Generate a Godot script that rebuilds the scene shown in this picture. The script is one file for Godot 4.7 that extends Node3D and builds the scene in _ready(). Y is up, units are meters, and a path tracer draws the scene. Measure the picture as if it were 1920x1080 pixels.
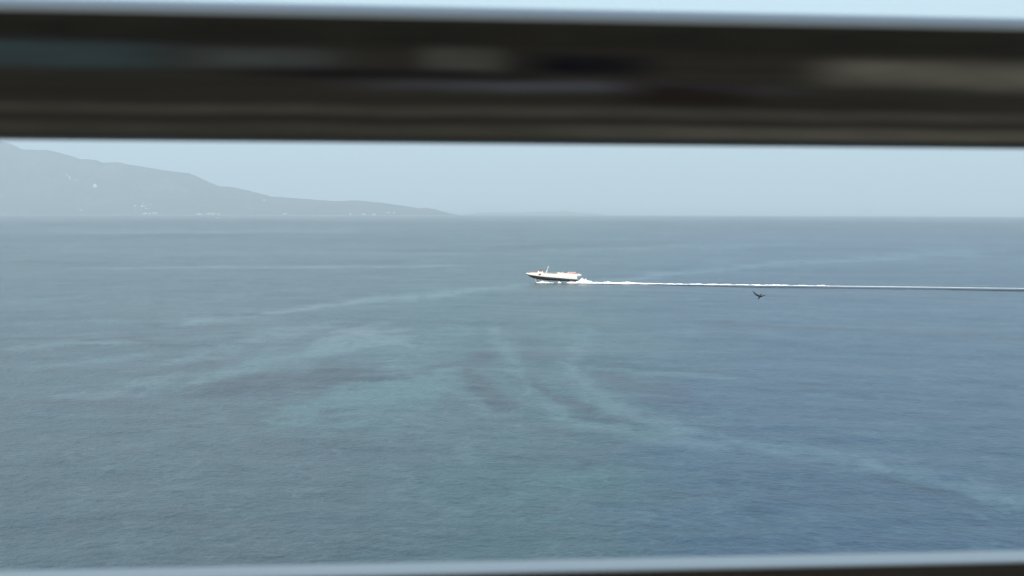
extends Node3D
# A calm hazy sea seen from a high balcony between two railing bars: a hydrofoil ferry with its wake,
# a bird in flight, hills with villages across the water. Metres, y up, the balcony looks towards -z.

const EARTH := 6371000.0
const EYE := Vector3(0, 45, 0)
var taken := {}
var M := {}


# ---------------------------------------------------------------- helpers
func numbered(called: String) -> String:
	if not taken.has(called):
		taken[called] = 0
		return called
	taken[called] += 1
	return "%s_%03d" % [called, taken[called]]

func thing(called: String, label: String, category: String, at := Vector3.ZERO, group := "") -> Node3D:
	var o := Node3D.new()
	o.name = numbered(called)
	add_child(o)
	o.position = at
	tag(o, label, category, group)
	return o

func tag(o: Node, label: String, category: String, group := "") -> void:
	o.set_meta("label", label)
	o.set_meta("category", category)
	if group != "":
		o.set_meta("group", group)

func part(called: String, mesh: Mesh, m: Material, parent: Node = null) -> MeshInstance3D:
	var o := MeshInstance3D.new()
	o.name = numbered(called) if parent == null else called
	o.mesh = mesh
	o.material_override = m
	if parent == null:
		add_child(o)
	else:
		parent.add_child(o, true)
	return o

func structure(called: String, mesh: Mesh, m: Material) -> MeshInstance3D:
	var o := part(called, mesh, m)
	o.set_meta("kind", "structure")
	return o

func mat(linear: Color, rough: float, metal := 0.0, spec := 0.5) -> StandardMaterial3D:
	var m := StandardMaterial3D.new()
	m.albedo_color = linear.linear_to_srgb()
	m.roughness = rough
	m.metallic = metal
	m.metallic_specular = spec
	return m

func noise(seed_: int, octaves := 1) -> FastNoiseLite:
	var n := FastNoiseLite.new()
	n.seed = seed_
	n.noise_type = FastNoiseLite.TYPE_SIMPLEX_SMOOTH
	n.frequency = 1.0
	n.fractal_type = FastNoiseLite.FRACTAL_FBM if octaves > 1 else FastNoiseLite.FRACTAL_NONE
	n.fractal_octaves = octaves
	return n

func drop(x: float, z: float) -> float:
	return -(x * x + z * z) / (2.0 * EARTH)

func tri(st: SurfaceTool, a: Vector3, b: Vector3, c: Vector3) -> void:
	st.add_vertex(a); st.add_vertex(b); st.add_vertex(c)

func quad(st: SurfaceTool, a: Vector3, b: Vector3, c: Vector3, d: Vector3) -> void:
	tri(st, a, b, c); tri(st, a, c, d)

func start(smooth := false) -> SurfaceTool:
	var st := SurfaceTool.new()
	st.begin(Mesh.PRIMITIVE_TRIANGLES)
	st.set_smooth_group(0 if smooth else -1)
	return st

func done(st: SurfaceTool) -> ArrayMesh:
	st.generate_normals()
	return st.commit()

func box(st: SurfaceTool, c: Vector3, s: Vector3, basis := Basis()) -> void:
	var h := s / 2.0
	var p := []
	for i in 8:
		p.append(c + basis * Vector3(h.x * (1 if i & 1 else -1), h.y * (1 if i & 2 else -1), h.z * (1 if i & 4 else -1)))
	quad(st, p[4], p[6], p[7], p[5]); quad(st, p[1], p[3], p[2], p[0])
	quad(st, p[5], p[7], p[3], p[1]); quad(st, p[0], p[2], p[6], p[4])
	quad(st, p[6], p[2], p[3], p[7]); quad(st, p[0], p[4], p[5], p[1])

# rings of points (each the same length) joined into a skin that faces outwards; an open one faces up
func loft(st: SurfaceTool, rings: Array, closed := true) -> void:
	var t := PackedVector3Array()
	var mid := Vector3.ZERO
	for i in rings.size() - 1:
		var a: Array = rings[i]
		var b: Array = rings[i + 1]
		var n := a.size()
		for k in (n if closed else n - 1):
			var l := (k + 1) % n
			t.append_array([a[k], b[k], b[l], a[k], b[l], a[l]])
	if closed:
		for e in [[rings[0], false], [rings[-1], true]]:
			var r: Array = e[0]
			var c := Vector3.ZERO
			for q in r:
				c += q / float(r.size())
			mid += c / 2.0
			for k in r.size():
				var l := (k + 1) % r.size()
				t.append_array([c, r[l], r[k]] if e[1] else [c, r[k], r[l]])
	var facing := 0.0
	for i in range(0, t.size(), 3):
		var n := (t[i + 2] - t[i]).cross(t[i + 1] - t[i])     # front faces run clockwise
		facing += n.dot((t[i] + t[i + 1] + t[i + 2]) / 3.0 - mid) if closed else n.y
	for i in range(0, t.size(), 3):
		if facing < 0.0: tri(st, t[i], t[i + 2], t[i + 1])
		else: tri(st, t[i], t[i + 1], t[i + 2])

func tube(st: SurfaceTool, a: Vector3, b: Vector3, ra: float, rb: float, n := 8) -> void:
	var d := (b - a).normalized()
	var u := d.cross(Vector3.UP if absf(d.y) < 0.9 else Vector3.RIGHT).normalized()
	var v := d.cross(u)
	var r0 := []
	var r1 := []
	for k in n:
		var w := u * cos(TAU * k / n) + v * sin(TAU * k / n)
		r0.append(a + w * ra)
		r1.append(b + w * rb)
	loft(st, [r0, r1])


# ---------------------------------------------------------------- camera, sky, sun, air
func set_view() -> void:
	var cam := Camera3D.new()
	cam.name = "camera"
	add_child(cam)
	cam.position = EYE
	cam.basis = Basis(Vector3.RIGHT, deg_to_rad(-4.127)) * Basis(Vector3.BACK, deg_to_rad(0.134))
	cam.fov = 30.219
	cam.near = 0.02
	cam.far = 90000.0
	var lens := CameraAttributesPhysical.new()   # a phone lens focused far away: the railing is out of focus
	lens.frustum_focal_length = 44.4444   # 24 mm high sensor: 30.2 degrees
	lens.exposure_aperture = 17.8
	lens.frustum_near = 0.02
	lens.frustum_far = 90000.0
	lens.frustum_focus_distance = 600.0
	cam.attributes = lens
	cam.current = true

	var e := Environment.new()
	e.background_mode = Environment.BG_SKY
	var sm := PanoramaSkyMaterial.new()
	sm.panorama = sky_picture()
	e.sky = Sky.new()
	e.sky.sky_material = sm
	e.tonemap_mode = Environment.TONE_MAPPER_LINEAR
	e.tonemap_exposure = 1.6
	e.fog_enabled = true
	e.fog_density = 0.00008
	e.fog_light_color = Color(0.70, 0.875, 1.0).linear_to_srgb()
	e.sdfgi_enabled = true
	e.ssao_enabled = true
	e.ssil_enabled = true
	var we := WorldEnvironment.new()
	we.name = "air"
	we.environment = e
	add_child(we)

	var sun := DirectionalLight3D.new()
	sun.name = "sun"
	sun.light_energy = 1.6
	sun.light_color = Color(1.0, 0.95, 0.88)
	sun.light_angular_distance = 0.5
	sun.shadow_enabled = true
	add_child(sun)
	sun.look_at_from_position(Vector3(-55, 75, 60), Vector3.ZERO)

func sky_picture() -> ImageTexture:
	var w := 512
	var h := 256
	var img := Image.create(w, h, false, Image.FORMAT_RGBF)
	var low := Color(0.44, 0.585, 0.66)      # linear radiance
	var mid := Color(0.41, 0.57, 0.68)
	var top := Color(0.21, 0.35, 0.55)
	var sunward := Vector3(-55, 75, 60).normalized()
	var thin := noise(5, 4)
	for j in h:
		var up := PI / 2.0 - PI * (j + 0.5) / h
		for i in w:
			var round_ := TAU * (i + 0.5) / w
			var d := Vector3(sin(round_) * cos(up), sin(up), -cos(round_) * cos(up))
			var c := low
			if d.y > 0.0:
				c = low.lerp(mid, smoothstep(0.0, 0.35, d.y)).lerp(top, smoothstep(0.2, 1.0, d.y))
				var glow := pow(maxf(0.0, d.dot(sunward)), 6.0)
				c = c.lerp(Color(0.78, 0.79, 0.80), 0.45 * glow)
				var veil := clampf(thin.get_noise_3d(d.x * 1.5, d.y * 6.0, d.z * 1.5) * 0.5 + 0.5, 0, 1)
				c = c.lerp(Color(0.58, 0.66, 0.71), 0.16 * veil * smoothstep(0.02, 0.3, d.y))
			else:
				c = Color(0.13, 0.19, 0.23)
			img.set_pixel(i, j, c)
	return ImageTexture.create_from_image(img)


# ---------------------------------------------------------------- the sea
# Slicks and currents on the water, their sheen painted into its colour: centre line in metres (x, z), half width across x and z, strength, hue
const SLICKS := [
	# bow line slick
	[[[8.2, -651.6, 5.7, 21.2], [-18.2, -606.6, 7.6, 24.6], [-40.6, -578.4, 9.4, 28.0], [-70.7, -542.3, 8.9, 19.9], [-91.2, -504.8, 7.7, 17.5], [-102.0, -472.3, 7.2, 19.5], [-113.7, -452.7, 7.6, 21.8], [-129.1, -428.3, 8.4, 20.0]], 0.668, -0.085, 0.55, 0],
	# teal water inside the bow line
	[[[-20.1, -501.0, 28.2, 67.0], [-59.6, -456.3, 25.9, 56.5], [-79.2, -437.9, 16.7, 29.7]], -0.021, 0.3, 1.1, 0],
	# dark thread
	[[[-126.7, -454.8, 3.3, 7.4], [-113.7, -462.2, 6.2, 10.1], [-92.4, -460.3, 6.1, 7.3]], -0.423, -0.255, 0.88, 0],
	# dark thread
	[[[-138.8, -412.1, 3.0, 6.3], [-122.1, -404.9, 6.3, 7.9], [-107.9, -412.8, 5.1, 6.1]], -0.317, -0.17, 0.88, 0],
	# dark thread
	[[[-178.6, -369.8, 6.2, 5.6], [-165.2, -373.2, 8.2, 5.6], [-156.5, -375.0, 2.8, 3.7]], -0.423, -0.17, 0.88, 0],
	# dark thread
	[[[-150.3, -368.8, 2.8, 3.5], [-137.2, -373.8, 8.0, 7.0], [-122.4, -363.3, 3.8, 3.3]], -0.423, -0.17, 0.88, 0],
	# dark thread
	[[[-119.5, -354.6, 3.7, 4.7], [-102.3, -350.7, 7.3, 4.4], [-88.2, -358.1, 3.7, 3.0]], -0.264, -0.17, 0.88, 0],
	# pale thread
	[[[-162.2, -342.8, 4.7, 7.2], [-152.6, -352.6, 9.6, 9.8], [-137.7, -360.0, 7.2, 7.4]], 0.476, 0.0, 0.88, 0],
	# pale patch
	[[[-62.6, -365.9, 9.3, 32.2], [-54.5, -373.8, 11.8, 42.8], [-42.3, -366.3, 6.9, 27.2]], 0.667, -0.297, 1.1, 1],
	# pale sweep
	[[[-81.2, -272.9, 3.6, 10.8], [-77.5, -295.8, 7.6, 15.6], [-71.5, -323.0, 10.3, 25.5], [-62.4, -344.6, 10.9, 32.7], [-54.8, -351.6, 8.9, 25.3]], 0.508, 0.297, 1.1, 0],
	# pale streak
	[[[-111.3, -256.5, 5.2, 5.2], [-102.2, -259.7, 7.0, 7.8], [-97.6, -272.6, 5.4, 11.2], [-92.2, -281.4, 4.4, 11.7]], 0.397, 0.0, 1.1, 0],
	# pale streak
	[[[-91.2, -254.6, 3.4, 6.1], [-90.0, -266.1, 5.3, 10.5], [-90.8, -281.5, 4.4, 8.7]], 0.397, 0.085, 1.1, 0],
	# dark tongue
	[[[-78.9, -260.8, 4.1, 6.6], [-70.1, -267.2, 5.5, 14.4], [-61.7, -278.3, 7.1, 19.9], [-51.8, -285.7, 7.3, 18.7], [-43.8, -289.6, 6.7, 13.3], [-30.6, -286.9, 2.0, 5.6]], -0.444, -0.68, 1.21, 1],
	# dark tongue tip
	[[[-55.0, -311.9, 3.8, 8.9], [-47.4, -303.4, 4.6, 8.4]], -0.339, -0.595, 1.32, 1],
	# teal pool
	[[[-47.8, -236.6, 5.8, 14.0], [-40.4, -250.2, 9.1, 22.3], [-31.5, -260.6, 9.5, 27.6], [-24.2, -282.4, 6.8, 25.7]], 0.365, 0.54, 1.32, 1],
	# teal pool
	[[[-33.6, -352.0, 12.7, 36.7], [-27.5, -390.8, 11.8, 45.0]], 0.199, 0.3, 1.32, 1],
	# teal pool lower
	[[[-38.9, -220.1, 8.0, 6.7], [-29.6, -225.9, 8.2, 9.7]], 0.199, 0.42, 1.32, 0],
	# dark flecks
	[[[-26.0, -303.8, 2.4, 6.2], [-20.3, -310.3, 3.7, 10.7], [-9.7, -324.1, 6.5, 12.8], [-3.2, -326.6, 3.3, 9.5]], -0.36, -0.595, 1.54, 1],
	# dark flecks
	[[[-14.7, -291.9, 4.4, 9.5], [-9.6, -273.9, 4.7, 12.5], [-3.8, -258.0, 3.9, 7.4], [0.1, -241.7, 2.9, 4.5]], -0.402, -0.68, 1.54, 1],
	# dark flecks
	[[[2.3, -294.1, 3.5, 9.6], [5.6, -274.1, 3.3, 11.7], [10.5, -258.2, 3.9, 9.6], [16.2, -245.3, 3.7, 6.0], [21.9, -227.6, 4.6, 5.8], [26.0, -223.1, 2.2, 3.4]], -0.444, -0.68, 1.32, 1],
	# dark flecks
	[[[3.4, -329.1, 3.9, 9.6], [15.0, -329.3, 6.6, 14.5], [24.6, -324.6, 6.5, 10.6]], -0.275, -0.595, 1.54, 1],
	# dark flecks
	[[[22.3, -294.4, 3.5, 7.8], [28.1, -277.9, 5.6, 15.6], [36.0, -263.9, 6.7, 17.3], [41.9, -251.2, 5.1, 11.5]], -0.254, -0.68, 1.32, 1],
	# dark flecks
	[[[2.4, -226.2, 4.5, 5.1], [10.0, -217.4, 5.4, 4.7], [17.0, -209.2, 4.2, 3.9]], -0.212, -0.68, 1.32, 0],
	# main pale current
	[[[30.0, -397.2, 3.5, 19.7], [23.1, -353.0, 3.5, 23.4], [17.8, -315.3, 2.8, 18.6], [18.4, -288.6, 3.2, 16.9], [20.2, -266.1, 3.5, 14.4], [22.6, -245.4, 3.8, 11.3], [27.9, -228.9, 4.6, 8.3], [34.2, -217.7, 5.3, 8.3], [41.4, -209.4, 5.9, 8.5], [49.6, -203.7, 5.8, 8.2], [57.8, -196.5, 5.6, 6.5], [64.7, -187.3, 5.5, 6.7], [70.7, -178.3, 5.3, 6.9], [75.5, -168.7, 5.1, 6.9], [79.3, -158.9, 4.9, 6.9]], 0.384, 0.1248, 0.8580000000000001, 0],
	# second pale current
	[[[-6.5, -403.7, 3.1, 20.3], [-2.7, -359.7, 3.6, 24.1], [0.1, -319.6, 3.2, 20.7], [2.7, -290.3, 2.2, 15.7], [5.5, -267.5, 2.4, 10.0], [11.1, -242.6, 3.2, 8.3], [16.0, -225.2, 3.7, 7.1], [22.9, -214.3, 4.7, 6.5], [31.6, -207.4, 4.6, 5.5], [38.9, -201.7, 4.5, 4.6]], 0.37, 0.178, 1.1440000000000001, 0],
	# third pale current
	[[[-14.6, -263.2, 2.3, 8.6], [-7.4, -247.8, 3.3, 7.6], [-1.1, -232.2, 3.8, 6.7], [5.6, -220.6, 3.6, 6.1]], 0.206, -0.238, 1.4300000000000002, 0],
	# dark edge under current
	[[[38.1, -221.0, 4.5, 2.8], [47.2, -211.5, 5.4, 3.1], [55.3, -201.9, 4.2, 2.4]], -0.212, 0.255, 0.88, 0],
	# dark edge under current
	[[[63.2, -177.5, 3.8, 2.4], [67.4, -169.9, 3.7, 2.6], [71.4, -161.2, 3.5, 2.1]], -0.264, 0.085, 0.88, 0],
	# dark thread right
	[[[73.9, -445.8, 6.8, 6.8], [98.3, -425.2, 13.1, 8.5], [121.5, -402.7, 12.6, 7.9], [144.3, -387.5, 12.4, 5.7], [180.5, -373.7, 12.5, 5.7]], -0.264, 0.0, 0.66, 0],
	# dark thread right
	[[[20.5, -312.0, 3.1, 3.3], [34.1, -306.8, 6.2, 4.2], [55.1, -294.9, 7.5, 3.0], [66.7, -287.5, 5.9, 2.9]], -0.423, 0.17, 0.66, 0],
	# pale thread right
	[[[24.6, -304.6, 3.8, 4.7], [41.7, -294.7, 7.4, 5.9], [63.0, -283.7, 10.9, 5.6]], 0.317, 0.17, 0.66, 0],
	# pale line behind
	[[[51.3, -682.9, 6.8, 10.4], [87.6, -728.5, 14.7, 17.9], [147.2, -816.7, 20.7, 23.0], [227.9, -875.5, 22.6, 27.3], [291.8, -972.3, 25.4, 34.3], [382.8, -1093.6, 29.0, 44.8], [540.5, -1287.2, 34.9, 43.3]], 0.497, -0.085, 1.1, 0],
	# pale line behind
	[[[63.5, -1273.2, 19.1, 36.1], [144.6, -1315.8, 33.1, 58.4], [248.2, -1342.5, 41.0, 62.1], [375.8, -1392.6, 43.3, 46.2]], 0.414, -0.085, 1.1, 0],
	# dark line behind
	[[[-115.3, -1279.5, 25.7, 55.0], [-0.1, -1325.2, 39.8, 58.5], [131.6, -1464.1, 44.1, 48.0], [216.1, -1545.7, 31.2, 54.1]], -0.423, -0.085, 1.1, 0],
	# far dark band
	[[[-796.4, -1732.2, 85.8, 101.0], [-601.3, -1823.1, 86.4, 122.8], [-263.3, -2025.5, 91.9, 139.1], [39.1, -1967.5, 88.6, 129.1]], -0.37, 0.17, 1.32, 0],
	# far dark band
	[[[-1916.5, -4172.5, 275.5, 1171.3], [-1411.6, -4283.4, 270.6, 1130.0], [-527.4, -4059.6, 245.6, 931.0], [75.9, -3828.1, 229.7, 977.3], [1088.9, -4042.1, 334.9, 1557.7], [1706.5, -3562.1, 316.0, 1386.7]], -0.476, 0.17, 0.88, 0],
	# far pale band
	[[[-1079.9, -2251.8, 149.8, 207.9], [-718.3, -2178.1, 137.6, 233.8], [-418.2, -2461.4, 112.4, 207.8]], 0.414, -0.085, 1.32, 0],
	# far pale band
	[[[-322.9, -826.9, 26.6, 17.5], [-243.4, -838.1, 39.3, 25.4], [-147.6, -866.9, 39.6, 21.5], [-71.1, -887.7, 26.7, 17.6]], 0.621, -0.085, 1.1, 0],
	# far dark band
	[[[-435.7, -936.1, 46.5, 35.5], [-353.8, -930.2, 44.8, 33.0], [-254.1, -906.3, 28.2, 19.7]], -0.317, 0.0, 1.1, 0],
	# far dark band
	[[[-193.7, -585.2, 18.5, 12.7], [-137.2, -594.7, 18.3, 10.3]], -0.212, 0.0, 1.1, 0],
	# far pale band
	[[[-510.0, -1185.6, 77.4, 74.0], [-319.1, -1181.3, 73.4, 49.9], [-92.0, -1149.2, 57.6, 44.3]], 0.276, 0.085, 1.1, 0],
	# pale streak
	[[[-137.0, -302.0, 6.2, 7.3], [-127.9, -317.4, 10.7, 11.7], [-115.3, -327.1, 8.7, 8.0]], 0.317, 0.17, 0.9, 0],
	# pale streak
	[[[-99.4, -313.4, 4.1, 9.0], [-93.5, -344.0, 8.9, 14.8], [-85.1, -384.6, 12.3, 18.1], [-76.9, -425.3, 10.8, 15.6]], 0.423, 0.085, 0.9, 0],
	# dark streak
	[[[-113.2, -243.7, 6.7, 6.4], [-99.5, -249.4, 8.1, 7.2], [-82.0, -238.7, 6.3, 5.7]], -0.23, -0.51, 1.1, 0],
	# dark streak
	[[[-100.3, -292.5, 4.6, 6.4], [-91.5, -302.7, 6.3, 8.9], [-86.5, -318.1, 4.9, 6.0]], -0.23, -0.425, 1.1, 0],
	# pale fleck
	[[[-5.5, -367.0, 3.7, 13.5], [-1.4, -349.8, 4.4, 16.3]], 0.37, -0.17, 1.0, 0],
	# teal pool far
	[[[21.1, -419.5, 15.1, 23.5], [40.8, -367.9, 17.8, 29.2], [51.0, -315.9, 11.5, 19.1]], 0.055, 0.36, 1.0, 0],
	# teal pool near
	[[[1.8, -166.1, 8.0, 7.4], [14.4, -176.3, 8.5, 8.3], [28.7, -187.8, 9.1, 7.7]], 0.066, 0.42, 1.0, 0],
	# purple water
	[[[-23.7, -195.7, 11.8, 8.6], [-41.4, -204.6, 10.4, 6.8]], -0.055, -0.51, 1.0, 0],
	# purple water
	[[[4.0, -191.7, 9.6, 5.7], [16.0, -196.1, 7.9, 5.2]], -0.074, -0.51, 1.0, 0],
	# pale sheen
	[[[-249.5, -540.6, 35.7, 47.3], [-206.2, -555.4, 41.5, 54.6], [-156.4, -556.8, 34.7, 44.6]], 0.16, 0.1, 1.0, 0],
	# pale sheen
	[[[-533.0, -1184.1, 103.9, 187.4], [-393.7, -1192.7, 100.5, 210.3], [-191.2, -1061.3, 86.3, 129.2]], 0.14, 0.2, 1.0, 0],
	# pale sheen
	[[[-187.7, -414.9, 13.7, 18.4], [-164.8, -431.7, 20.8, 21.4], [-140.9, -445.3, 14.0, 19.4]], 0.2, 0.1, 1.1, 0],
	# pale sheen
	[[[-73.6, -365.7, 11.2, 24.7], [-45.1, -344.9, 12.2, 26.9], [-25.8, -366.6, 11.0, 27.0]], 0.16, 0.3, 1.1, 0],
]

func make_sea() -> void:
	var radii := PackedFloat32Array()
	var u := 1600.0
	while u > 1.72:                       # rings closer together near by, wider far off
		radii.append(48000.0 / u)
		if radii[-1] > 25500.0: break
		u -= 60.0 if u > 800.0 else 6.0 if u > 385.0 else 1.0 if u > 12.0 else 0.5
	var angles := PackedFloat32Array()
	var deg := -33.0
	while deg < 327.0:
		angles.append(deg_to_rad(deg))
		deg += 0.07 if deg < 33.0 else 3.0
	angles.append(angles[0] + TAU)
	var rows := radii.size()
	var cols := angles.size()
	var pos := PackedVector3Array()
	var col := PackedColorArray()
	var tone := PackedFloat32Array()
	var hue := PackedFloat32Array()
	var uv := PackedVector2Array()
	uv.resize(rows * cols)
	pos.resize(rows * cols); col.resize(rows * cols); tone.resize(rows * cols); hue.resize(rows * cols)
	var waves := noise(11)
	var bend := noise(21, 4)
	var wisp := noise(23, 4)
	var sines := PackedFloat32Array()
	var cosines := PackedFloat32Array()
	for k in cols:
		sines.append(sin(angles[k])); cosines.append(cos(angles[k]))
	# slicks first
	var warp := PackedVector2Array()
	warp.resize(rows * cols)
	for j in rows:
		var r := radii[j]
		if r < 110.0:
			continue
		for k in cols:
			if angles[k] > 0.58: break
			var x := r * sines[k]
			var z := -r * cosines[k]
			warp[j * cols + k] = Vector2(bend.get_noise_2d(x * 9.0 / r, z * 0.8 * 24.0 / r), bend.get_noise_2d(x * 11.0 / r + 40.0, z * 30.0 / r + 3.0 + log(r) * 14.0))
	for s in SLICKS:
		var line: Array = s[0]
		for g in line.size() - 1:
			var a := Vector2(line[g][0], line[g][1])
			var b := Vector2(line[g + 1][0], line[g + 1][1])
			var wa := Vector2(line[g][2], line[g][3])
			var wb := Vector2(line[g + 1][2], line[g + 1][3])
			var wide := maxf(wa.x, wb.x) * 3.4
			var deep := maxf(wa.y, wb.y) * 3.4
			var near_ := maxf(60.0, minf(a.length(), b.length()) - deep - wide)
			var far_ := maxf(a.length(), b.length()) + deep + wide
			var left := minf(minf((a.x - wide) / maxf(1.0, -a.y), (b.x - wide) / maxf(1.0, -b.y)), minf((a.x - wide) / maxf(1.0, -a.y - deep), (b.x - wide) / maxf(1.0, -b.y - deep)))
			var right := maxf(maxf((a.x + wide) / maxf(1.0, -a.y), (b.x + wide) / maxf(1.0, -b.y)), maxf((a.x + wide) / maxf(60.0, -a.y - deep), (b.x + wide) / maxf(60.0, -b.y - deep)))
			var k0 := maxi(0, int((atan(left) - angles[0]) / (angles[1] - angles[0])) - 1)
			var k1 := mini(cols - 1, int((atan(right) - angles[0]) / (angles[1] - angles[0])) + 2)
			for j in rows:
				var r := radii[j]
				if r < near_ or r > far_: continue
				for k in range(k0, k1):
					var at := j * cols + k
					var wp := warp[at]
					var m := (wa + wb) * 0.5
					var p := Vector2(r * sines[k] + wp.x * m.x * s[3], -r * cosines[k] + wp.y * m.y * s[3])
					var ab := (b - a) / m
					var t := clampf(((p - a) / m).dot(ab) / maxf(ab.length_squared(), 1e-6), 0.0, 1.0)
					var w := wa.lerp(wb, t)
					var d := ((p - a.lerp(b, t)) / w).length()
					if d < 2.4:
						var f := exp(-d * d * (1.0 if s[4] == 0 else d * d))
						f *= 0.25 + 0.75 * smoothstep(-0.35, 0.3, wisp.get_noise_2d(p.x / m.x * 0.9 + 7.0, p.y / m.y * 1.3) + 0.5 * f - 0.2)
						if absf(f * s[1]) > absf(tone[at]) or signf(s[1]) != signf(tone[at]):
							tone[at] += (f * s[1] - tone[at]) if signf(s[1]) == signf(tone[at]) else f * s[1]
						hue[at] = lerpf(hue[at], s[2], f)
	# waves and colour
	var patch := noise(31, 3)
	var bands := noise(33, 3)
	var turn := Vector2(cos(0.2), sin(0.2))
	for j in rows:
		var r := radii[j]
		var step := (radii[j] - radii[j - 1]) if j > 0 else 5.0
		var use := []
		var lam := 1.2
		for o in 13:
			var q := lam / step
			var w := smoothstep(1.8, 3.6, q) * (1.0 - smoothstep(24.0, 60.0, q))
			if w > 0.0:
				use.append([lam, w * 0.010 * lam * (1.0 if lam < 6.0 else pow(6.0 / lam, 0.25))])
			lam *= 1.75
		for k in cols:
			var x := r * sines[k]
			var z := -r * cosines[k]
			var y := 0.0
			var at := j * cols + k
			if angles[k] < 0.6:
				var a := x * turn.x + z * turn.y
				var b := z * turn.x - x * turn.y
				for v in use:
					y += waves.get_noise_2d(a / (1.7 * v[0]) + v[0], b / v[0]) * v[1]
				# base tint by direction: bluer off to the right, greyer to the left, greener in the middle
				var side := sines[k] + 0.06 * patch.get_noise_2d(x * 4.0 / r, log(r) * 4.0)
				var c := Color(0.037, 0.061, 0.075).lerp(Color(0.027, 0.060, 0.074), smoothstep(-0.26, 0.0, side)).lerp(Color(0.0175, 0.047, 0.085), smoothstep(0.02, 0.24, side))
				var band := bands.get_noise_2d(x / (r * 0.9), log(r) * 9.0) * 0.6 + bands.get_noise_2d(x / (r * 0.25) + 9.0, log(r) * 30.0) * 0.35
				var wy := log(r)
				var wv := bend.get_noise_2d(x / r * 9.0, wy * 14.0) * 0.12
				var thread := wisp.get_noise_2d(x / r * 14.0 + 31.0, (wy + wv) * 34.0)
				var tt := tone[at] + 0.16 * band + 0.22 * smoothstep(0.12, 0.5, thread) - 0.22 * smoothstep(0.15, 0.5, -thread)
				var hh := clampf(hue[at] + 0.25 * patch.get_noise_2d(x * 7.0 / r + 5.0, log(r) * 7.0), -1.0, 1.0)
				c = c * (1.0 + 0.95 * maxf(-0.7, minf(tt, 0.0))) + Color(0.060, 0.086, 0.091) * maxf(tt, 0.0)
				c.r *= 1.0 - (0.26 if hh > 0.0 else 0.14) * hh
				c.g *= 1.0 + 0.06 * hh
				c.b *= 1.0 - 0.01 * hh
				col[at] = Color(maxf(c.r, 0.004), maxf(c.g, 0.012), maxf(c.b, 0.02))
			else:
				col[at] = Color(0.027, 0.060, 0.074)
			pos[at] = Vector3(x, y + drop(x, z), z)
			uv[at] = Vector2((x * turn.x + z * turn.y) / 125.0, (z * turn.x - x * turn.y) / 85.0)
	var nor := PackedVector3Array()
	nor.resize(rows * cols)
	for j in rows:
		for k in cols:
			var dj := pos[mini(j + 1, rows - 1) * cols + k] - pos[maxi(j - 1, 0) * cols + k]
			var dk := pos[j * cols + mini(k + 1, cols - 1)] - pos[j * cols + maxi(k - 1, 0)]
			nor[j * cols + k] = dk.cross(dj).normalized()
	var idx := PackedInt32Array()
	for j in rows - 1:
		for k in cols - 1:
			var a := j * cols + k
			idx.append_array([a, a + cols, a + 1, a + 1, a + cols, a + cols + 1])
	var arr := []
	arr.resize(Mesh.ARRAY_MAX)
	arr[Mesh.ARRAY_VERTEX] = pos
	arr[Mesh.ARRAY_NORMAL] = nor
	arr[Mesh.ARRAY_COLOR] = col
	arr[Mesh.ARRAY_TEX_UV] = uv
	arr[Mesh.ARRAY_INDEX] = idx
	var mesh := ArrayMesh.new()
	mesh.add_surface_from_arrays(Mesh.PRIMITIVE_TRIANGLES, arr)
	var m := mat(Color.WHITE, 0.31, 0.0, 0.4)
	m.vertex_color_use_as_albedo = true
	var rip := NoiseTexture2D.new()      # wind ripples, a metre or two from crest to crest
	rip.width = 2048
	rip.height = 2048
	rip.seamless = true
	rip.as_normal_map = true
	rip.bump_strength = 3.2
	var rn := noise(91, 4)
	rn.frequency = 0.022
	rn.fractal_gain = 0.6
	rip.noise = rn
	m.normal_enabled = true
	m.normal_texture = rip
	m.normal_scale = 1.0
	structure("sea", mesh, m)
	print("sea ", rows, " x ", cols)


# ---------------------------------------------------------------- the land across the water
const CREST_X := [-19913, -15856, -12815, -10788, -9776, -9574, -9343, -8865, -8561, -8259, -7953, -7822, -7577, -7273, -7070, -6805, -6531, -6328, -6165, -6023, -5821, -5588, -5313, -5038, -4631, -4294, -3886, -3345, -2997, -2660, -2323, -1976, -1813, -1639, -1486, -1302, -1179, -1026, -617]
const CREST_H := [1994, 1892, 1721, 1540, 1389, 1339, 1228, 1218, 1148, 1047, 1037, 976, 997, 936, 906, 866, 816, 796, 786, 715, 624, 533, 513, 452, 341, 321, 291, 251, 272, 242, 202, 152, 122, 132, 102, 52, 21, -9, -49]
const COAST := -17600.0
const CREST := -20500.0
var spur := noise(41, 5)
var fine := noise(43, 4)

func crest(x: float) -> float:
	for i in CREST_X.size() - 1:
		if x <= CREST_X[i + 1]:
			return lerpf(CREST_H[i], CREST_H[i + 1], clampf((x - CREST_X[i]) / (CREST_X[i + 1] - CREST_X[i]), 0, 1))
	return CREST_H[-1]

func land(x: float, z: float) -> float:
	var shore := COAST - 260.0 * spur.get_noise_2d(x / 2600.0, 7.0) - 60.0 * fine.get_noise_2d(x / 400.0, 2.0)
	var t := (shore - z) / (shore - CREST)
	var hc := crest(x * CREST / minf(z, CREST * 0.86))
	if t <= 0.0:
		return -20.0
	if t > 1.0:
		return hc * maxf(0.0, 1.0 - 0.5 * (t - 1.0)) - 10.0
	var rise := smoothstep(0.0, 1.0, t) * 0.55 + 0.45 * t
	var rug := spur.get_noise_2d(x / 1500.0, z / 2200.0) * 0.5 + fine.get_noise_2d(x / 320.0, z / 420.0) * 0.13
	return 6.0 * smoothstep(0.0, 0.02, t) + hc * rise * (1.0 - (1.0 - t) * (0.22 - rug) * 1.4) + fine.get_noise_2d(x / 190.0, z / 190.0) * 11.0 * t

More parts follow.
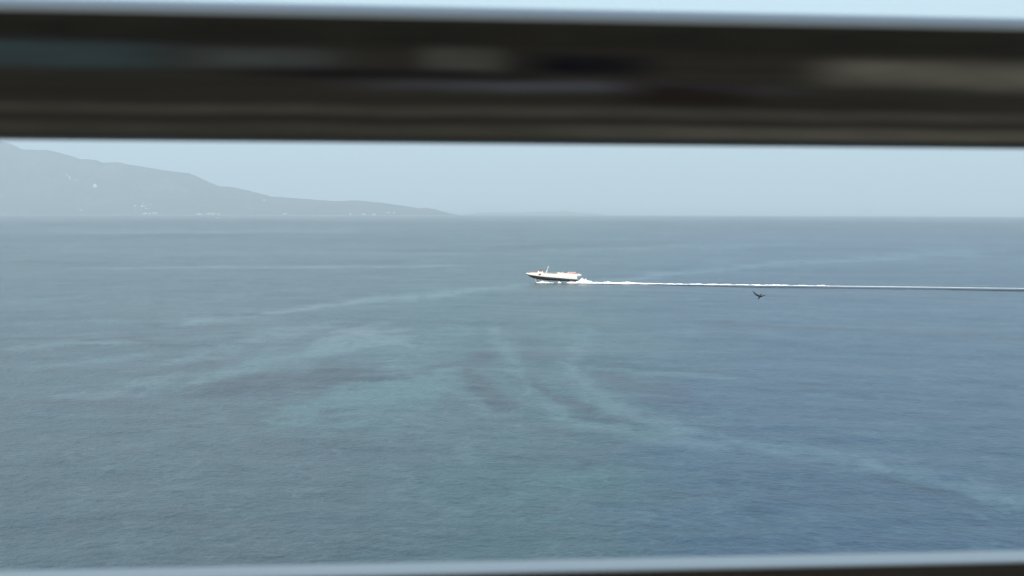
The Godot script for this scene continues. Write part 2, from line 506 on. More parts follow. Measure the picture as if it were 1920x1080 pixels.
func make_hills() -> void:
	var xs := PackedFloat32Array()
	var x := -17000.0
	while x < -900.0:
		xs.append(x); x += 40.0 if x > -11500.0 else 160.0
	var zs := PackedFloat32Array()
	for i in 72:
		zs.append(-17200.0 - i * 60.0)
	var st := start(true)
	var rows := zs.size()
	for i in xs.size():
		for j in rows:
			var y := land(xs[i], zs[j])
			var g := fine.get_noise_2d(xs[i] / 260.0, zs[j] / 260.0) * 0.5 + 0.5 * spur.get_noise_2d(xs[i] / 900.0, zs[j] / 900.0)
			st.set_color(Color(0.018, 0.046, 0.044).lerp(Color(0.08, 0.10, 0.095), smoothstep(0.0, 0.55, g)))
			st.add_vertex(Vector3(xs[i], y + drop(xs[i], zs[j]), zs[j]))
	for i in xs.size() - 1:
		for j in rows - 1:
			var a := i * rows + j
			for q in [a, a + 1, a + rows, a + rows, a + 1, a + rows + 1]:
				st.add_index(q)
	st.generate_normals()
	var m := mat(Color.WHITE, 1.0, 0.0, 0.1)
	m.vertex_color_use_as_albedo = true
	structure("hills", st.commit(), m)
	# a low headland farther off
	st = start(true)
	for i in 90:
		var px := -1500.0 + i * 50.0
		var e := smoothstep(0.0, 0.2, i / 89.0) * (1.0 - smoothstep(0.62, 1.0, i / 89.0))
		var top := (70.0 + 28.0 * spur.get_noise_2d(px / 900.0, 3.0) + 30.0 * smoothstep(0.3, 0.6, i / 89.0)) * e
		for j in 8:
			var f := j / 7.0
			var z := -26500.0 - 1800.0 * f
			st.set_color(Color(0.05, 0.08, 0.04))
			st.add_vertex(Vector3(px, top * sin(PI * f) + 8.0 * fine.get_noise_2d(px / 150.0, f * 4.0) * e - 4.0 + drop(px, z), z))
	for i in 89:
		for j in 7:
			var a := i * 8 + j
			for q in [a, a + 1, a + 8, a + 8, a + 1, a + 9]:
				st.add_index(q)
	st.generate_normals()
	structure("headland", st.commit(), m)

# buildings: [x at the crest's distance, height above the sea, width, height of the building]
func house_mesh(w: float, d: float, h: float, gable: bool) -> ArrayMesh:
	var st := start()
	box(st, Vector3(0, h / 2 - 10.0, 0), Vector3(w, h + 20.0, d))
	if gable:
		var y := h + 0.05
		var k := h + w * 0.18
		var o := 0.8
		var a := [Vector3(-w / 2 - o, y, d / 2 + o), Vector3(w / 2 + o, y, d / 2 + o), Vector3(0, k, d / 2 + o)]
		var b := [Vector3(-w / 2 - o, y, -d / 2 - o), Vector3(w / 2 + o, y, -d / 2 - o), Vector3(0, k, -d / 2 - o)]
		tri(st, a[0], a[2], a[1]); tri(st, b[0], b[1], b[2])
		quad(st, a[0], b[0], b[2], a[2]); quad(st, a[1], a[2], b[2], b[1]); quad(st, a[0], a[1], b[1], b[0])
	else:
		box(st, Vector3(w * 0.2, h + 1.6, 0), Vector3(w * 0.25, 3.1, d * 0.4))
		box(st, Vector3(0, h + 0.4, d / 2 - 0.3), Vector3(w + 0.02, 0.8, 0.6))
	return done(st)

func on_land(px: float, up: float) -> Vector3:
	var z := COAST + 300.0
	while z > CREST:
		var x := px * -z / 2000.0
		if land(x, z) >= up:
			return Vector3(x, land(x, z) + drop(x, z), z)
		z -= 15.0
	return Vector3(px * -z / 2000.0, land(px * -z / 2000.0, z) + drop(0, z), z)

func make_villages() -> void:
	var rng := RandomNumberGenerator.new()
	rng.seed = 7
	var meshes := [house_mesh(30, 16, 14, false), house_mesh(22, 14, 10, true), house_mesh(44, 18, 20, false), house_mesh(18, 12, 9, true)]
	for v in VILLAGES:
		var spots := []
		for k in v[5]:
			var p := on_land(v[0] + v[1] * rng.randf_range(-1, 1), maxf(4.0, v[2] + v[3] * rng.randf_range(-1, 1)))
			spots.append(p)
		spots.sort_custom(func(a, b): return a.x / a.z > b.x / b.z)     # from left to right as seen from the balcony
		for k in spots.size():
			var o := part("hillside_building", meshes[rng.randi() % 4], M.render, null)
			o.position = spots[k]
			o.rotation.y = rng.randf_range(-0.5, 0.5)
			o.scale = Vector3.ONE * (0.75 * v[4] * rng.randf_range(0.8, 1.25))
			var n := spots.size()
			var which: String = v[6] if n == 1 else "%s of the %s %s" % [PLACE[k] if k < n - 1 else "rightmost", COUNT[n], v[6]]
			tag(o, which, "building", v[7])

const PLACE := ["leftmost", "second from left", "third from left", "fourth from left", "fifth from left", "sixth from left", "seventh from left", "eighth from left", "ninth from left", "tenth from left", "eleventh from left", "twelfth from left", "thirteenth from left", "fourteenth from left"]
const COUNT := ["", "one", "two", "three", "four", "five", "six", "seven", "eight", "nine", "ten", "eleven", "twelve", "thirteen", "fourteen"]

# direction as offset per 2000 m of distance, its spread, height above the sea, its spread, size, count, label, group
const VILLAGES := [
	[-690, 16, 120, 90, 1.0, 14, "pale buildings climbing the slope above the shore village", "village climbing from the shore under the saddle"],
	[-678, 14, 14, 8, 1.2, 8, "pale buildings at the water's edge of the village", "buildings at the foot of the hillside village"],
	[-565, 26, 8, 5, 1.3, 9, "white shore buildings right of the village", "white buildings in the row along the shore"],
	[-822, 14, 640, 60, 1.5, 5, "white buildings high on the mountainside", "white buildings high on the mountainside"],
	[-780, 6, 500, 25, 1.5, 4, "white buildings halfway up the mountainside", "white buildings halfway up the mountainside"],
	[-510, 2, 330, 6, 1.3, 1, "single white building high on the ridge where it drops towards the point", ""],
	[-464, 2, 250, 6, 1.3, 1, "single white building on the lower ridge, just above the trees of the point", ""],
	[-424, 5, 10, 4, 1.2, 3, "white buildings low by the water midway along", "white buildings by the water midway to the point"],
	[-228, 10, 35, 12, 1.2, 6, "white buildings on the point's low slope", "white buildings on the slope of the point"],
	[-280, 28, 6, 3, 1.3, 8, "white buildings along the beach of the point", "white buildings along the beach of the point"],
	[-806, 2, 60, 4, 1.4, 1, "single white building near the shore, far left below the mountain", ""],
]


# ---------------------------------------------------------------- the ferry
func hull_station(x: float) -> Array:       # half breadth, keel, edge of the dark paint, edge of the roof
	for i in HULL.size() - 1:
		if x >= HULL[i + 1][0]:
			var t: float = (x - HULL[i + 1][0]) / (HULL[i][0] - HULL[i + 1][0])
			var out := []
			for k in 4:
				out.append(lerpf(HULL[i + 1][k + 1], HULL[i][k + 1], t))
			return out
	return HULL[-1].slice(1)

# x, half breadth, keel, dark paint, deck edge
const HULL := [
	[17.5, 0.12, 5.35, 5.5, 5.95], [16.6, 0.6, 4.47, 5.12, 6.05], [15.0, 1.3, 3.42, 4.84, 6.2], [13.0, 1.95, 2.6, 4.6, 6.3], [10.5, 2.5, 1.95, 4.28, 6.2], [7.5, 2.85, 1.55, 4.0, 6.0],
	[4.0, 3.0, 1.25, 3.7, 5.85], [0.0, 3.05, 1.1, 3.4, 5.7], [-5.0, 3.0, 1.0, 3.02, 5.45], [-10.0, 2.9, 0.95, 2.65, 5.25], [-15.0, 2.7, 0.9, 2.3, 5.1],
]

func make_ferry() -> void:
	var t := thing("hydrofoil_ferry", "white hydrofoil ferry with dark lower hull speeding left across the bay", "ferry", Vector3(26.40, 0.0, -673.00))
	t.rotation.y = deg_to_rad(171.3)
	var xs := []
	var x := 17.5
	while x >= -15.01:
		xs.append(x); x -= 0.65
	var lower := []
	var upper := []
	for q in xs:
		var s := hull_station(q)
		var b: float = s[0]
		var chine: float = lerpf(s[1], s[2], 0.45)
		lower.append([Vector3(q, s[2], -b), Vector3(q, chine, -b * 0.86), Vector3(q, s[1], -0.06), Vector3(q, s[1], 0.06), Vector3(q, chine, b * 0.86), Vector3(q, s[2], b)])
		var e: float = s[3]
		var crown := 0.28 * b / 3.0
		upper.append([Vector3(q, s[2] + 0.003, -b), Vector3(q, s[2] + 0.003, b), Vector3(q, lerpf(s[2], e, 0.6), b * 0.985), Vector3(q, e - 0.12, b * 0.93), Vector3(q, e, b * 0.84), Vector3(q, e + crown, 0), Vector3(q, e, -b * 0.84), Vector3(q, e - 0.12, -b * 0.93), Vector3(q, lerpf(s[2], e, 0.6), -b * 0.985)])
	var st := start()
	for r in lower: r.reverse()
	loft(st, lower)
	part("hull", done(st), M.dark_paint, t)
	st = start()
	for r in upper: r.reverse()
	loft(st, upper)
	part("superstructure", done(st), M.white_paint, t)
	# rubbing strake between the two colours
	st = start()
	for s in [-1, 1]:
		for i in xs.size() - 1:
			var a := hull_station(xs[i]); var b := hull_station(xs[i + 1])
			tube(st, Vector3(xs[i], a[2], s * (a[0] + 0.02)), Vector3(xs[i + 1], b[2], s * (b[0] + 0.02)), 0.07, 0.07, 5)
	part("rubbing_strake", done(st), M.steel, t)
	# cabin windows in the dark band
	for s in [-1, 1]:
		for i in 16:
			var wx := 5.0 - i * 1.15
			var h := hull_station(wx)
			st = start()
			box(st, Vector3(wx, h[2] - 0.5, s * (h[0] * 0.975)), Vector3(0.85, 0.55, 0.12))
			part("window", done(st), M.glass, t)
	# raised after cabin with overhanging roof
	var rings := []
	for q in [[-6.4, 5.2, 5.45, 2.3], [-7.2, 5.0, 6.05, 2.45], [-12.0, 4.8, 5.95, 2.45], [-15.0, 4.4, 5.75, 2.4], [-16.6, 4.35, 5.45, 2.2], [-17.6, 4.6, 5.05, 1.9]]:
		rings.append([Vector3(q[0], q[1], q[3]), Vector3(q[0], q[2] - 0.2, q[3]), Vector3(q[0], q[2], q[3] - 0.3), Vector3(q[0], q[2], -q[3] + 0.3), Vector3(q[0], q[2] - 0.2, -q[3]), Vector3(q[0], q[1], -q[3])])
	st = start()
	loft(st, rings)
	part("after_cabin", done(st), M.white_paint, t)
	st = start()
	for s in [-1, 1]:
		tube(st, Vector3(-7.4, 6.12, s * 2.0), Vector3(-15.2, 5.85, s * 2.0), 0.2, 0.2, 6)
	box(st, Vector3(-11.5, 6.04, 0), Vector3(6.5, 0.12, 3.4), Basis(Vector3.BACK, 0.03))
	part("red_roof_panel", done(st), M.red_paint, t)
	# middle deckhouse with engine casing and funnel vents
	st = start()
	box(st, Vector3(-4.3, 5.8, 0), Vector3(4.4, 0.95, 3.2))
	box(st, Vector3(-3.0, 6.25, 0.7), Vector3(1.0, 0.5, 0.9)); box(st, Vector3(-3.0, 6.25, -0.7), Vector3(1.0, 0.5, 0.9))
	part("deckhouse", done(st), M.cream_paint, t)
	for s in [-1, 1]:
		st = start()
		tube(st, Vector3(-5.6, 5.9, s * 1.1), Vector3(-6.1, 6.75, s * 1.1), 0.3, 0.26, 10)
		part("exhaust_funnel", done(st), M.steel, t)
	# wheelhouse
	rings = []
	for q in [[10.4, 6.2, 6.3, 1.3], [9.7, 6.2, 7.25, 1.35], [9.3, 6.2, 7.75, 1.4], [7.6, 6.1, 7.75, 1.4], [7.2, 6.0, 7.2, 1.35], [6.6, 6.0, 6.2, 1.3]]:
		rings.append([Vector3(q[0], q[1] - 0.2, q[3]), Vector3(q[0], q[2], q[3] * 0.86), Vector3(q[0], q[2], -q[3] * 0.86), Vector3(q[0], q[1] - 0.2, -q[3])])
	st = start()
	loft(st, rings)
	var wh := part("wheelhouse", done(st), M.white_paint, t)
	st = start()
	box(st, Vector3(8.45, 7.86, 0), Vector3(2.3, 0.24, 2.7))
	part("wheelhouse_roof", done(st), M.red_paint, wh)
	for s in [-1, 1]:
		for i in 2:
			st = start()
			box(st, Vector3(8.9 - i * 0.95, 7.2, s * 1.27), Vector3(0.82, 0.72, 0.12))
			part("side_window", done(st), M.glass, wh)
	st = start()
	box(st, Vector3(9.72, 7.3, 0), Vector3(0.1, 0.55, 2.0), Basis(Vector3.BACK, 0.65))
	part("windscreen", done(st), M.glass, wh)
	for s in [-1, 1]:
		st = start()
		box(st, Vector3(8.6, 5.2, s * 2.72), Vector3(1.5, 1.1, 0.16))
		part("red_emblem_panel", done(st), M.red_paint, t)
	# mast, raked aft
	st = start()
	tube(st, Vector3(4.9, 5.7, 0), Vector3(3.3, 10.4, 0), 0.34, 0.18, 8)
	var mast := part("mast", done(st), M.white_paint, t)
	st = start()
	box(st, Vector3(4.0, 8.4, 0), Vector3(0.12, 0.1, 2.2))
	part("yardarm", done(st), M.white_paint, mast)
	st = start()
	box(st, Vector3(4.15, 9.0, 0), Vector3(0.25, 0.2, 1.3))
	part("radar_scanner", done(st), M.steel, mast)
	# deck rails
	for span in [[16.6, 10.8, 0.85], [6.2, -6.0, 0.7]]:
		for s in [-1, 1]:
			st = start()
			var q: float = span[0]
			var last := Vector3.ZERO
			while q > span[1]:
				var h := hull_station(q)
				var foot := Vector3(q, h[3] - 0.02, s * h[0] * 0.83)
				var head := foot + Vector3(0, span[2], 0)
				tube(st, foot, head, 0.03, 0.03, 5)
				if last != Vector3.ZERO:
					tube(st, last, head, 0.03, 0.03, 5)
					tube(st, last - Vector3(0, span[2] * 0.5, 0), head - Vector3(0, span[2] * 0.5, 0), 0.02, 0.02, 5)
				last = head
				q -= 1.2
			part("deck_rail", done(st), M.steel, t)
	# dark toe rails and coamings along the deck edge
	for span in [[16.8, 10.6, 0.10], [6.4, -2.2, 0.09]]:
		for s in [-1, 1]:
			st = start()
			var q2: float = span[0]
			while q2 > span[1]:
				var a := hull_station(q2)
				var b := hull_station(q2 - 0.6)
				tube(st, Vector3(q2, a[3] + 0.1, s * a[0] * 0.8), Vector3(q2 - 0.6, b[3] + 0.1, s * b[0] * 0.8), span[2] * 1.6, span[2] * 1.6, 6)
				q2 -= 0.6
			part("toe_rail", done(st), M.dark_paint, t)
	# life raft canisters on the roof
	for i in 3:
		st = start()
		tube(st, Vector3(-8.6 - i * 1.9, 6.35, 1.5), Vector3(-9.9 - i * 1.9, 6.32, 1.5), 0.3, 0.3, 10)
		part("life_raft", done(st), M.cream_paint, t)
	# foils and struts
	for f in [[11.0, 4.0, -0.55], [-11.5, 4.2, -0.6]]:
		st = start()
		var ring := []
		for s in [-1.0, -0.5, 0.0, 0.5, 1.0]:
			var yy: float = f[2] - 0.5 + absf(s) * 0.9
			ring.append([Vector3(f[0] + 0.6, yy, s * f[1]), Vector3(f[0] + 0.1, yy + 0.1, s * f[1]), Vector3(f[0] - 0.6, yy, s * f[1]), Vector3(f[0], yy - 0.04, s * f[1])])
		loft(st, ring)
		var foil := part("foil", done(st), M.steel, t)
		for s in [-1, 1]:
			st = start()
			box(st, Vector3(f[0], 0.75, s * 2.0), Vector3(0.7, 3.2, 0.14), Basis(Vector3.BACK, -0.15))
			part("strut", done(st), M.steel, foil)

# heaped foam: rows of [x, half width, height, centre y] along the ferry's own axis
func foam(st: SurfaceTool, rows: Array, steps: int, seed_: int, rough: float, shift := 0.0) -> void:
	var n := noise(seed_, 3)
	var grid := []
	var along := 0.0
	for i in rows.size() - 1:
		var a: Array = rows[i]
		var b: Array = rows[i + 1]
		var count := maxi(2, int(absf(a[0] - b[0]) / rough))
		for q in count:
			var f := float(q) / count
			var ring := []
			for k in steps + 1:
				var s := 2.0 * k / steps - 1.0
				var x: float = lerpf(a[0], b[0], f)
				var hw: float = lerpf(a[1], b[1], f) * (1.0 + 0.35 * n.get_noise_2d(x * 0.25, 3.0 + signf(s) * 5.0))
				var hh: float = lerpf(a[2], b[2], f) * (1.0 + 0.5 * n.get_noise_2d(x * 0.35, 11.0))
				var y := hh * (1.0 - s * s) * (1.0 + 0.7 * n.get_noise_2d(x * 0.9, s * 2.0)) - 0.05
				ring.append(Vector3(x + 0.25 * n.get_noise_2d(x * 0.8 + 20.0, s * 3.0), y, shift + s * hw))
			grid.append(ring)
	loft(st, grid, false)

func make_wake() -> void:
	var t := thing("ferry_wake", "white foaming wake and spray trailing right behind the hydrofoil ferry", "wake", Vector3(26.40, 0.0, -673.00))
	t.rotation.y = deg_to_rad(171.3)
	var st := start(true)
	foam(st, [[-13.0, 0.6, 0.6], [-14.5, 2.0, 2.3], [-17.5, 2.6, 2.6], [-21.0, 2.6, 1.8], [-25.0, 2.4, 0.7], [-31.0, 2.2, 0.5], [-34.0, 2.2, 0.9], [-37.0, 2.2, 0.55], [-43.0, 2.3, 0.6], [-46.0, 2.4, 1.0], [-51.0, 2.4, 0.45], [-58.0, 2.2, 0.35]], 10, 51, 0.35)
	part("stern_spray", done(st), M.foam, t)
	st = start(true)
	for s in [-1, 1]:
		foam(st, [[10.8, 0.15, 0.08], [9.2, 0.5, 0.35], [6.8, 0.8, 0.9], [5.2, 0.8, 0.7], [2.5, 0.7, 0.35], [0.0, 0.5, 0.15], [-1.0, 0.3, 0.05]], 8, 53 + s, 0.3, s * 3.4)
		foam(st, [[-3.0, 0.4, 0.3], [-4.0, 0.6, 0.8], [-5.5, 0.4, 0.2]], 6, 57 + s, 0.3, s * 3.1)
		foam(st, [[-8.5, 0.4, 0.1], [-10.8, 0.8, 0.7], [-13.0, 1.0, 0.6], [-15.5, 1.0, 0.3]], 6, 61 + s, 0.3, s * 3.2)
	part("bow_spray", done(st), M.foam, t)
	# the long straight trail
	st = start(true)
	var n := noise(71, 3)
	var grid := []
	var x := -56.0
	while x > -640.0:
		var far_ := smoothstep(-56.0, -420.0, x)
		var hw := lerpf(1.2, 1.9, far_) * (1.0 + 0.55 * n.get_noise_2d(x * 0.05, 1.0) + 0.3 * n.get_noise_2d(x * 0.4, 4.0))
		var ring := []
		for k in 9:
			var s := k / 4.0 - 1.0
			var y := 0.14 * (1.0 - s * s) * (1.0 + 0.6 * n.get_noise_2d(x * 0.3, s * 3.0)) - 0.03
			ring.append(Vector3(x, y, s * hw + 0.6 * n.get_noise_2d(x * 0.03, 8.0)))
		grid.append(ring)
		x -= 1.0
	for i in grid.size() - 1:
		for k in 8:
			for q in [[i, k], [i + 1, k + 1], [i + 1, k], [i, k], [i, k + 1], [i + 1, k + 1]]:
				var p: Vector3 = grid[q[0]][q[1]]
				var fade := smoothstep(-60.0, -420.0, p.x)
				var froth := clampf(fade + 0.35 * n.get_noise_2d(p.x * 0.11, p.z * 0.8 + 3.0) * smoothstep(-60.0, -140.0, p.x), 0.0, 1.0)
				st.set_color(Color(0.8, 0.82, 0.83).lerp(Color(0.26, 0.32, 0.36), froth))
				st.add_vertex(p)
	part("foam_trail", done(st), M.foam_trail, t)
	# loose flecks of foam that drift off beside the trail
	var rng := RandomNumberGenerator.new()
	rng.seed = 17
	st = start(true)
	for i in 110:
		var fx := -40.0 - 130.0 * pow(rng.randf(), 1.5)
		var side := (1.0 if rng.randf() < 0.5 else -1.0) * (1.4 + absf(rng.randfn(0.0, 1.6)))
		var len_ := rng.randf_range(0.5, 2.6)
		var w := rng.randf_range(0.15, 0.5)
		var ring := []
		for k in 5:
			var q := k / 4.0 * 2.0 - 1.0
			var e := w * sqrt(maxf(0.02, 1.0 - q * q)) * rng.randf_range(0.7, 1.2)
			ring.append([Vector3(fx + q * len_, 0.0, side - e), Vector3(fx + q * len_, 0.16, side), Vector3(fx + q * len_, 0.0, side + e)])
		loft(st, ring, false)
	part("foam_fleck", done(st), M.foam, t).set_meta("kind", "stuff")
	# the low swells that it pushes out on both sides
	for s in [-1, 1]:
		st = start(true)
		grid = []
		x = -30.0
		while x > -640.0:
			var grow := smoothstep(-30.0, -300.0, x)
			var mid := lerpf(2.0, 3.3, grow)
			var wide := lerpf(0.8, 1.7, grow)
			var tall := lerpf(0.02, 0.035, grow) * (1.0 + 0.25 * n.get_noise_2d(x * 0.02, 5.0 + s))
			var ring := []
			for k in 9:
				var q := k / 4.0 - 1.0
				ring.append(Vector3(x, tall * pow(cos(q * PI / 2.0), 2.0) - 0.02, s * mid + q * wide))
			grid.append(ring)
			x -= 3.0
		loft(st, grid, false)
		part("swell", done(st), M.water, t)


# ---------------------------------------------------------------- the far motor boat and the bird
func make_far_boat() -> void:
	var t := thing("motor_boat", "tiny white boat far out, just off the shore below the hills", "boat", Vector3(-1715.9, -3.26, -6215.1))
	var st := start()
	var rings := []
	for q in [[12.0, 0.2, 3.4], [9.0, 1.8, 3.0], [3.0, 2.8, 2.6], [-5.0, 2.9, 2.4], [-11.0, 2.6, 2.4]]:
		rings.append([Vector3(q[0], q[2], q[1]), Vector3(q[0], 0.1, q[1] * 0.6), Vector3(q[0], 0.1, -q[1] * 0.6), Vector3(q[0], q[2], -q[1])])
	loft(st, rings)
	part("hull", done(st), M.white_paint, t)
	st = start()
	rings = []
	for q in [[5.0, 2.7, 1.8], [3.4, 5.0, 2.0], [-4.0, 5.0, 2.1], [-5.0, 2.6, 2.1]]:
		rings.append([Vector3(q[0], q[1] + 0.3, q[2] * 0.85), Vector3(q[0], 2.3, q[2]), Vector3(q[0], 2.3, -q[2]), Vector3(q[0], q[1] + 0.3, -q[2] * 0.85)])
	loft(st, rings)
	part("cabin", done(st), M.white_paint, t)
	st = start()
	tube(st, Vector3(-1, 5.2, 0), Vector3(-1.6, 9, 0), 0.12, 0.06, 6)
	part("mast", done(st), M.white_paint, t)
	t.rotation.y = 0.3

func make_bird() -> void:
	# body along +x (head), wings out to both sides in one skin
	var st := start(true)
	var rings := []
	for q in [[0.30, 0.004, 0.0], [0.255, 0.012, 0.005], [0.245, 0.026, 0.01], [0.20, 0.034, 0.015], [0.15, 0.034, 0.008], [0.09, 0.055, 0.0], [0.0, 0.068, -0.005], [-0.1, 0.055, -0.002], [-0.18, 0.032, 0.004]]:
		var r := []
		for k in 10:
			r.append(Vector3(q[0], q[2] + q[1] * 0.9 * sin(TAU * k / 10), q[1] * cos(TAU * k / 10)))
		rings.append(r)
	var tail := []
	for k in 10:
		tail.append(Vector3(-0.34, 0.006 + 0.004 * sin(TAU * k / 10), 0.07 * cos(TAU * k / 10)))
	rings.append(tail)
	for r in rings: r.reverse()
	loft(st, rings)
	for s in [-1, 1]:
		var wing := []
		for q in [[0.0, 0.03, 0.01, 0.19, 0.022], [0.12, 0.05, 0.10, 0.18, 0.018], [0.26, 0.075, 0.23, 0.16, 0.014], [0.40, 0.03, 0.33, 0.12, 0.010], [0.52, -0.05, 0.39, 0.07, 0.006], [0.60, -0.11, 0.42, 0.02, 0.003]]:
			var c := Vector3(q[1] - q[3] * 0.5, q[2], s * (q[0] + 0.02))
			var ring := []
			for k in 8:
				ring.append(c + Vector3(cos(TAU * k / 8) * q[3] * 0.5, sin(TAU * k / 8) * q[4], 0))
			if s > 0: ring.reverse()
			wing.append(ring)
		loft(st, wing)
	var o := part("bird", done(st), M.feather, null)
	tag(o, "dark bird flying over the water with both wings raised", "bird")
	o.position = Vector3(23.28, 36.98, -100.00)
	o.scale = Vector3.ONE * 1.12
	o.rotation = Vector3(0.26, 1.72, -0.95)


# ---------------------------------------------------------------- balcony railing
func bar_profile(st: SurfaceTool, pts: Array, x0: float, x1: float) -> void:
	var a := []
	var b := []
	for p in pts:
		a.append(Vector3(x0, p[0], p[1]))
		b.append(Vector3(x1, p[0], p[1]))
	loft(st, [a, b])

func reflection_map(seed_: int, base: Color, marks: Array) -> ImageTexture:
	# blurred reflections painted as streaks and patches along a bar, over uneven tone
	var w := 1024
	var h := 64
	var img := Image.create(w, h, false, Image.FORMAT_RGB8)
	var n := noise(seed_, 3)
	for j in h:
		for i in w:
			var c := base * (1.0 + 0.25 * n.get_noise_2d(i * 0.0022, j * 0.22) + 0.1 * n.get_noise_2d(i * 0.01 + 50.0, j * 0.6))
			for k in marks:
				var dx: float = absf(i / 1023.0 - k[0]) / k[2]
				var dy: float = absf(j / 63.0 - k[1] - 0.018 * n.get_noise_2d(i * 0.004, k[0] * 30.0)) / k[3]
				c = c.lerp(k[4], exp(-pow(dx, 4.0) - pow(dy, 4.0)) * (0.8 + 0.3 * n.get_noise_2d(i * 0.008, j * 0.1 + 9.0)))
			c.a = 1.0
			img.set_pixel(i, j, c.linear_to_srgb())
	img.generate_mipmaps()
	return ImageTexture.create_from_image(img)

func make_railing() -> void:
	var t := thing("balcony_railing", "dark balcony railing, its bars out of focus close to the lens", "railing", Vector3(0, 45.0, -0.35))
	t.rotation.y = deg_to_rad(5.0)
	# upper bar: dark front with painted reflection streaks, light metal capping along its top edge
	var up := Node3D.new()
	up.name = "upper_bar"
	t.add_child(up)
	up.rotation.z = deg_to_rad(-0.0770)
	up.position.y = 0.04178
	var hh := 0.01925
	var st1 := start()
	bar_profile(st1, [[-hh, -0.002], [-hh + 0.0012, 0.0], [hh, 0.0], [hh, -0.014], [-hh, -0.014]], -0.74, 1.14)
	part("slat", done(st1), M.bar, up)
	var st5 := start()      # the front itself, reflections of the balcony painted into its colour
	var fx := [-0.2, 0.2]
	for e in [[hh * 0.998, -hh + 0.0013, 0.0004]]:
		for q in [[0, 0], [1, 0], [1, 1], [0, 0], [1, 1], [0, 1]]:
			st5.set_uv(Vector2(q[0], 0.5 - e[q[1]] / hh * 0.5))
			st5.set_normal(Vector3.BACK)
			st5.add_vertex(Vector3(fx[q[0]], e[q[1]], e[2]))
	part("painted_reflections", st5.commit(), M.bar_reflections, up)
	var st2 := start()
	bar_profile(st2, [[hh + 0.0001, 0.0005], [hh + 0.00548 * 0.4, -0.0006], [hh + 0.00548 * 0.8, -0.0028], [hh + 0.00548, -0.006], [hh + 0.00548, -0.0145], [hh + 0.0001, -0.0145]], -0.74, 1.14)
	part("top_trim", done(st2), M.cap, up)
	# lower bar, seen from above: bright top, dark front
	var low := Node3D.new()
	low.name = "lower_bar"
	t.add_child(low)
	low.rotation.z = deg_to_rad(-0.3589)
	low.position.y = -0.12128
	var st3 := start()
	bar_profile(st3, [[-0.040, 0.0], [-0.0003, 0.0], [-0.0003, -0.01100], [-0.040, -0.01100]], -0.74, 1.14)
	part("slat", done(st3), M.bar, low)
	var st4 := start()
	bar_profile(st4, [[-0.0002, 0.0002], [0.0004, -0.0004], [0.0007, -0.0015], [0.0007, -0.01100], [-0.0002, -0.01100]], -0.74, 1.14)
	part("top_trim", done(st4), M.cap, low)

	for x in [-0.75, 1.15]:
		var st := start()
		box(st, Vector3(x, -0.62, -0.026), Vector3(0.03, 1.5, 0.02))
		part("post", done(st), M.bar, t)

func make_balcony() -> void:
	var b := thing("apartment_block", "pale apartment block with the balcony that looks out to sea", "building", Vector3(0, 0, 0))
	b.rotation.y = deg_to_rad(5.0)
	var st := start()
	box(st, Vector3(-9.0, 30.0, 7.4), Vector3(16.0, 64.0, 12.0))
	box(st, Vector3(9.2, 30.0, 7.4), Vector3(16.0, 64.0, 12.0))
	box(st, Vector3(0.1, 53.8, 7.4), Vector3(2.2, 16.4, 12.0))
	box(st, Vector3(0.1, 20.72, 7.4), Vector3(2.2, 45.44, 12.0))
	part("wall", done(st), M.plaster, b)
	st = start()
	box(st, Vector3(0.2, 43.36, 0.45), Vector3(4.4, 0.16, 1.9))
	part("balcony_floor", done(st), M.plaster, b)


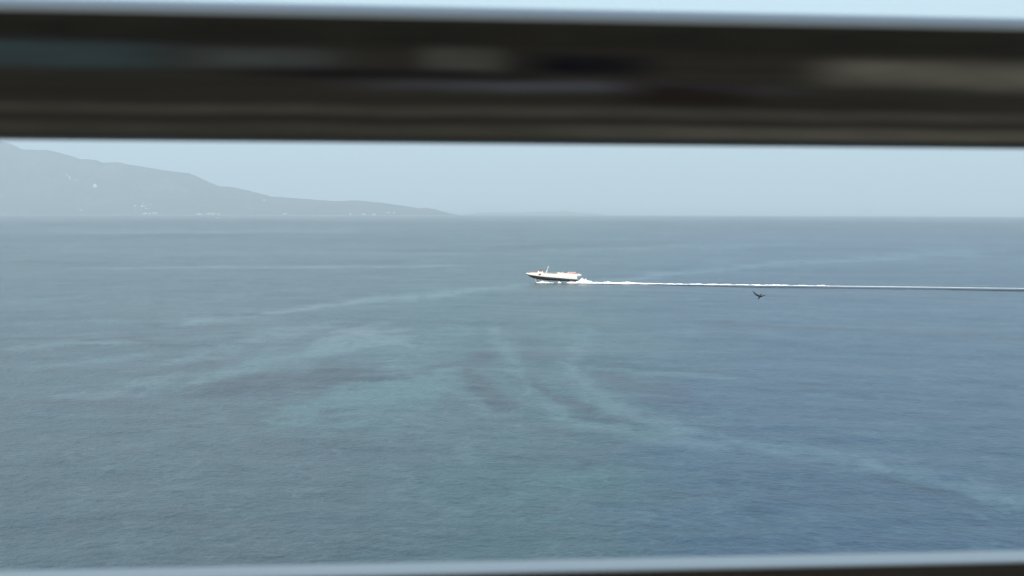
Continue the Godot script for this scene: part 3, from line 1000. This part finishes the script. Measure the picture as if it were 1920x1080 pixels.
func _ready() -> void:
	set_view()
	M.white_paint = mat(Color(0.62, 0.61, 0.59), 0.35)
	M.cream_paint = mat(Color(0.62, 0.58, 0.48), 0.45)
	M.dark_paint = mat(Color(0.012, 0.008, 0.011), 0.55, 0.0, 0.25)
	M.red_paint = mat(Color(0.30, 0.04, 0.035), 0.5)
	M.steel = mat(Color(0.36, 0.37, 0.38), 0.45, 0.4)
	M.glass = mat(Color(0.05, 0.06, 0.07), 0.12)
	M.foam = mat(Color(0.88, 0.89, 0.9), 0.9)
	M.foam_trail = mat(Color.WHITE, 0.9)
	M.foam_trail.vertex_color_use_as_albedo = true
	M.water = mat(Color(0.0175, 0.047, 0.085), 0.31, 0.0, 0.4)
	M.render = mat(Color(0.64, 0.63, 0.59), 0.9)
	M.feather = mat(Color(0.012, 0.013, 0.017), 0.7)
	M.plaster = mat(Color(0.52, 0.42, 0.32), 0.95)
	M.bar = mat(Color(0.125, 0.105, 0.088), 0.5, 0.0, 0.3)
	M.bar_reflections = mat(Color.WHITE, 0.5, 0.0, 0.3)  # its streaks are mirrored surroundings painted as albedo
	M.bar_reflections.albedo_texture = reflection_map(81, Color(0.117, 0.100, 0.087), [
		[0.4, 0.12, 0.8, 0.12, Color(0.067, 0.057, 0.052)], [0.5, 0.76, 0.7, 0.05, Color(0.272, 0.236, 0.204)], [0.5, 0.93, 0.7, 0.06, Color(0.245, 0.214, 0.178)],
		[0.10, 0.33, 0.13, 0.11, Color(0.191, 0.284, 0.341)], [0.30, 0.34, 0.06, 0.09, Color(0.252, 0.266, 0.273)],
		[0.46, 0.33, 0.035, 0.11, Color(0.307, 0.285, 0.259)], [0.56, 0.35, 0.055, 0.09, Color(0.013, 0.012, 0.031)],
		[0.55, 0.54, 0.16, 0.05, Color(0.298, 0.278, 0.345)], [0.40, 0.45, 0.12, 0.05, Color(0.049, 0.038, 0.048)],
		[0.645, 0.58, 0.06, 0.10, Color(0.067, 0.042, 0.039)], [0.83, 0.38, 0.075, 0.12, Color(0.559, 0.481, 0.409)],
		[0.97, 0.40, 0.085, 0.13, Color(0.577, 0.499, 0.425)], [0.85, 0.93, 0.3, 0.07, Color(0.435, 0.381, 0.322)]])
	M.bar_reflections.uv1_triplanar = false
	M.cap = mat(Color(0.60, 0.58, 0.56), 0.45, 0.85)
	make_sea()
	make_hills()
	make_villages()
	make_balcony()
	make_ferry()
	make_wake()
	make_far_boat()
	make_bird()
	make_railing()
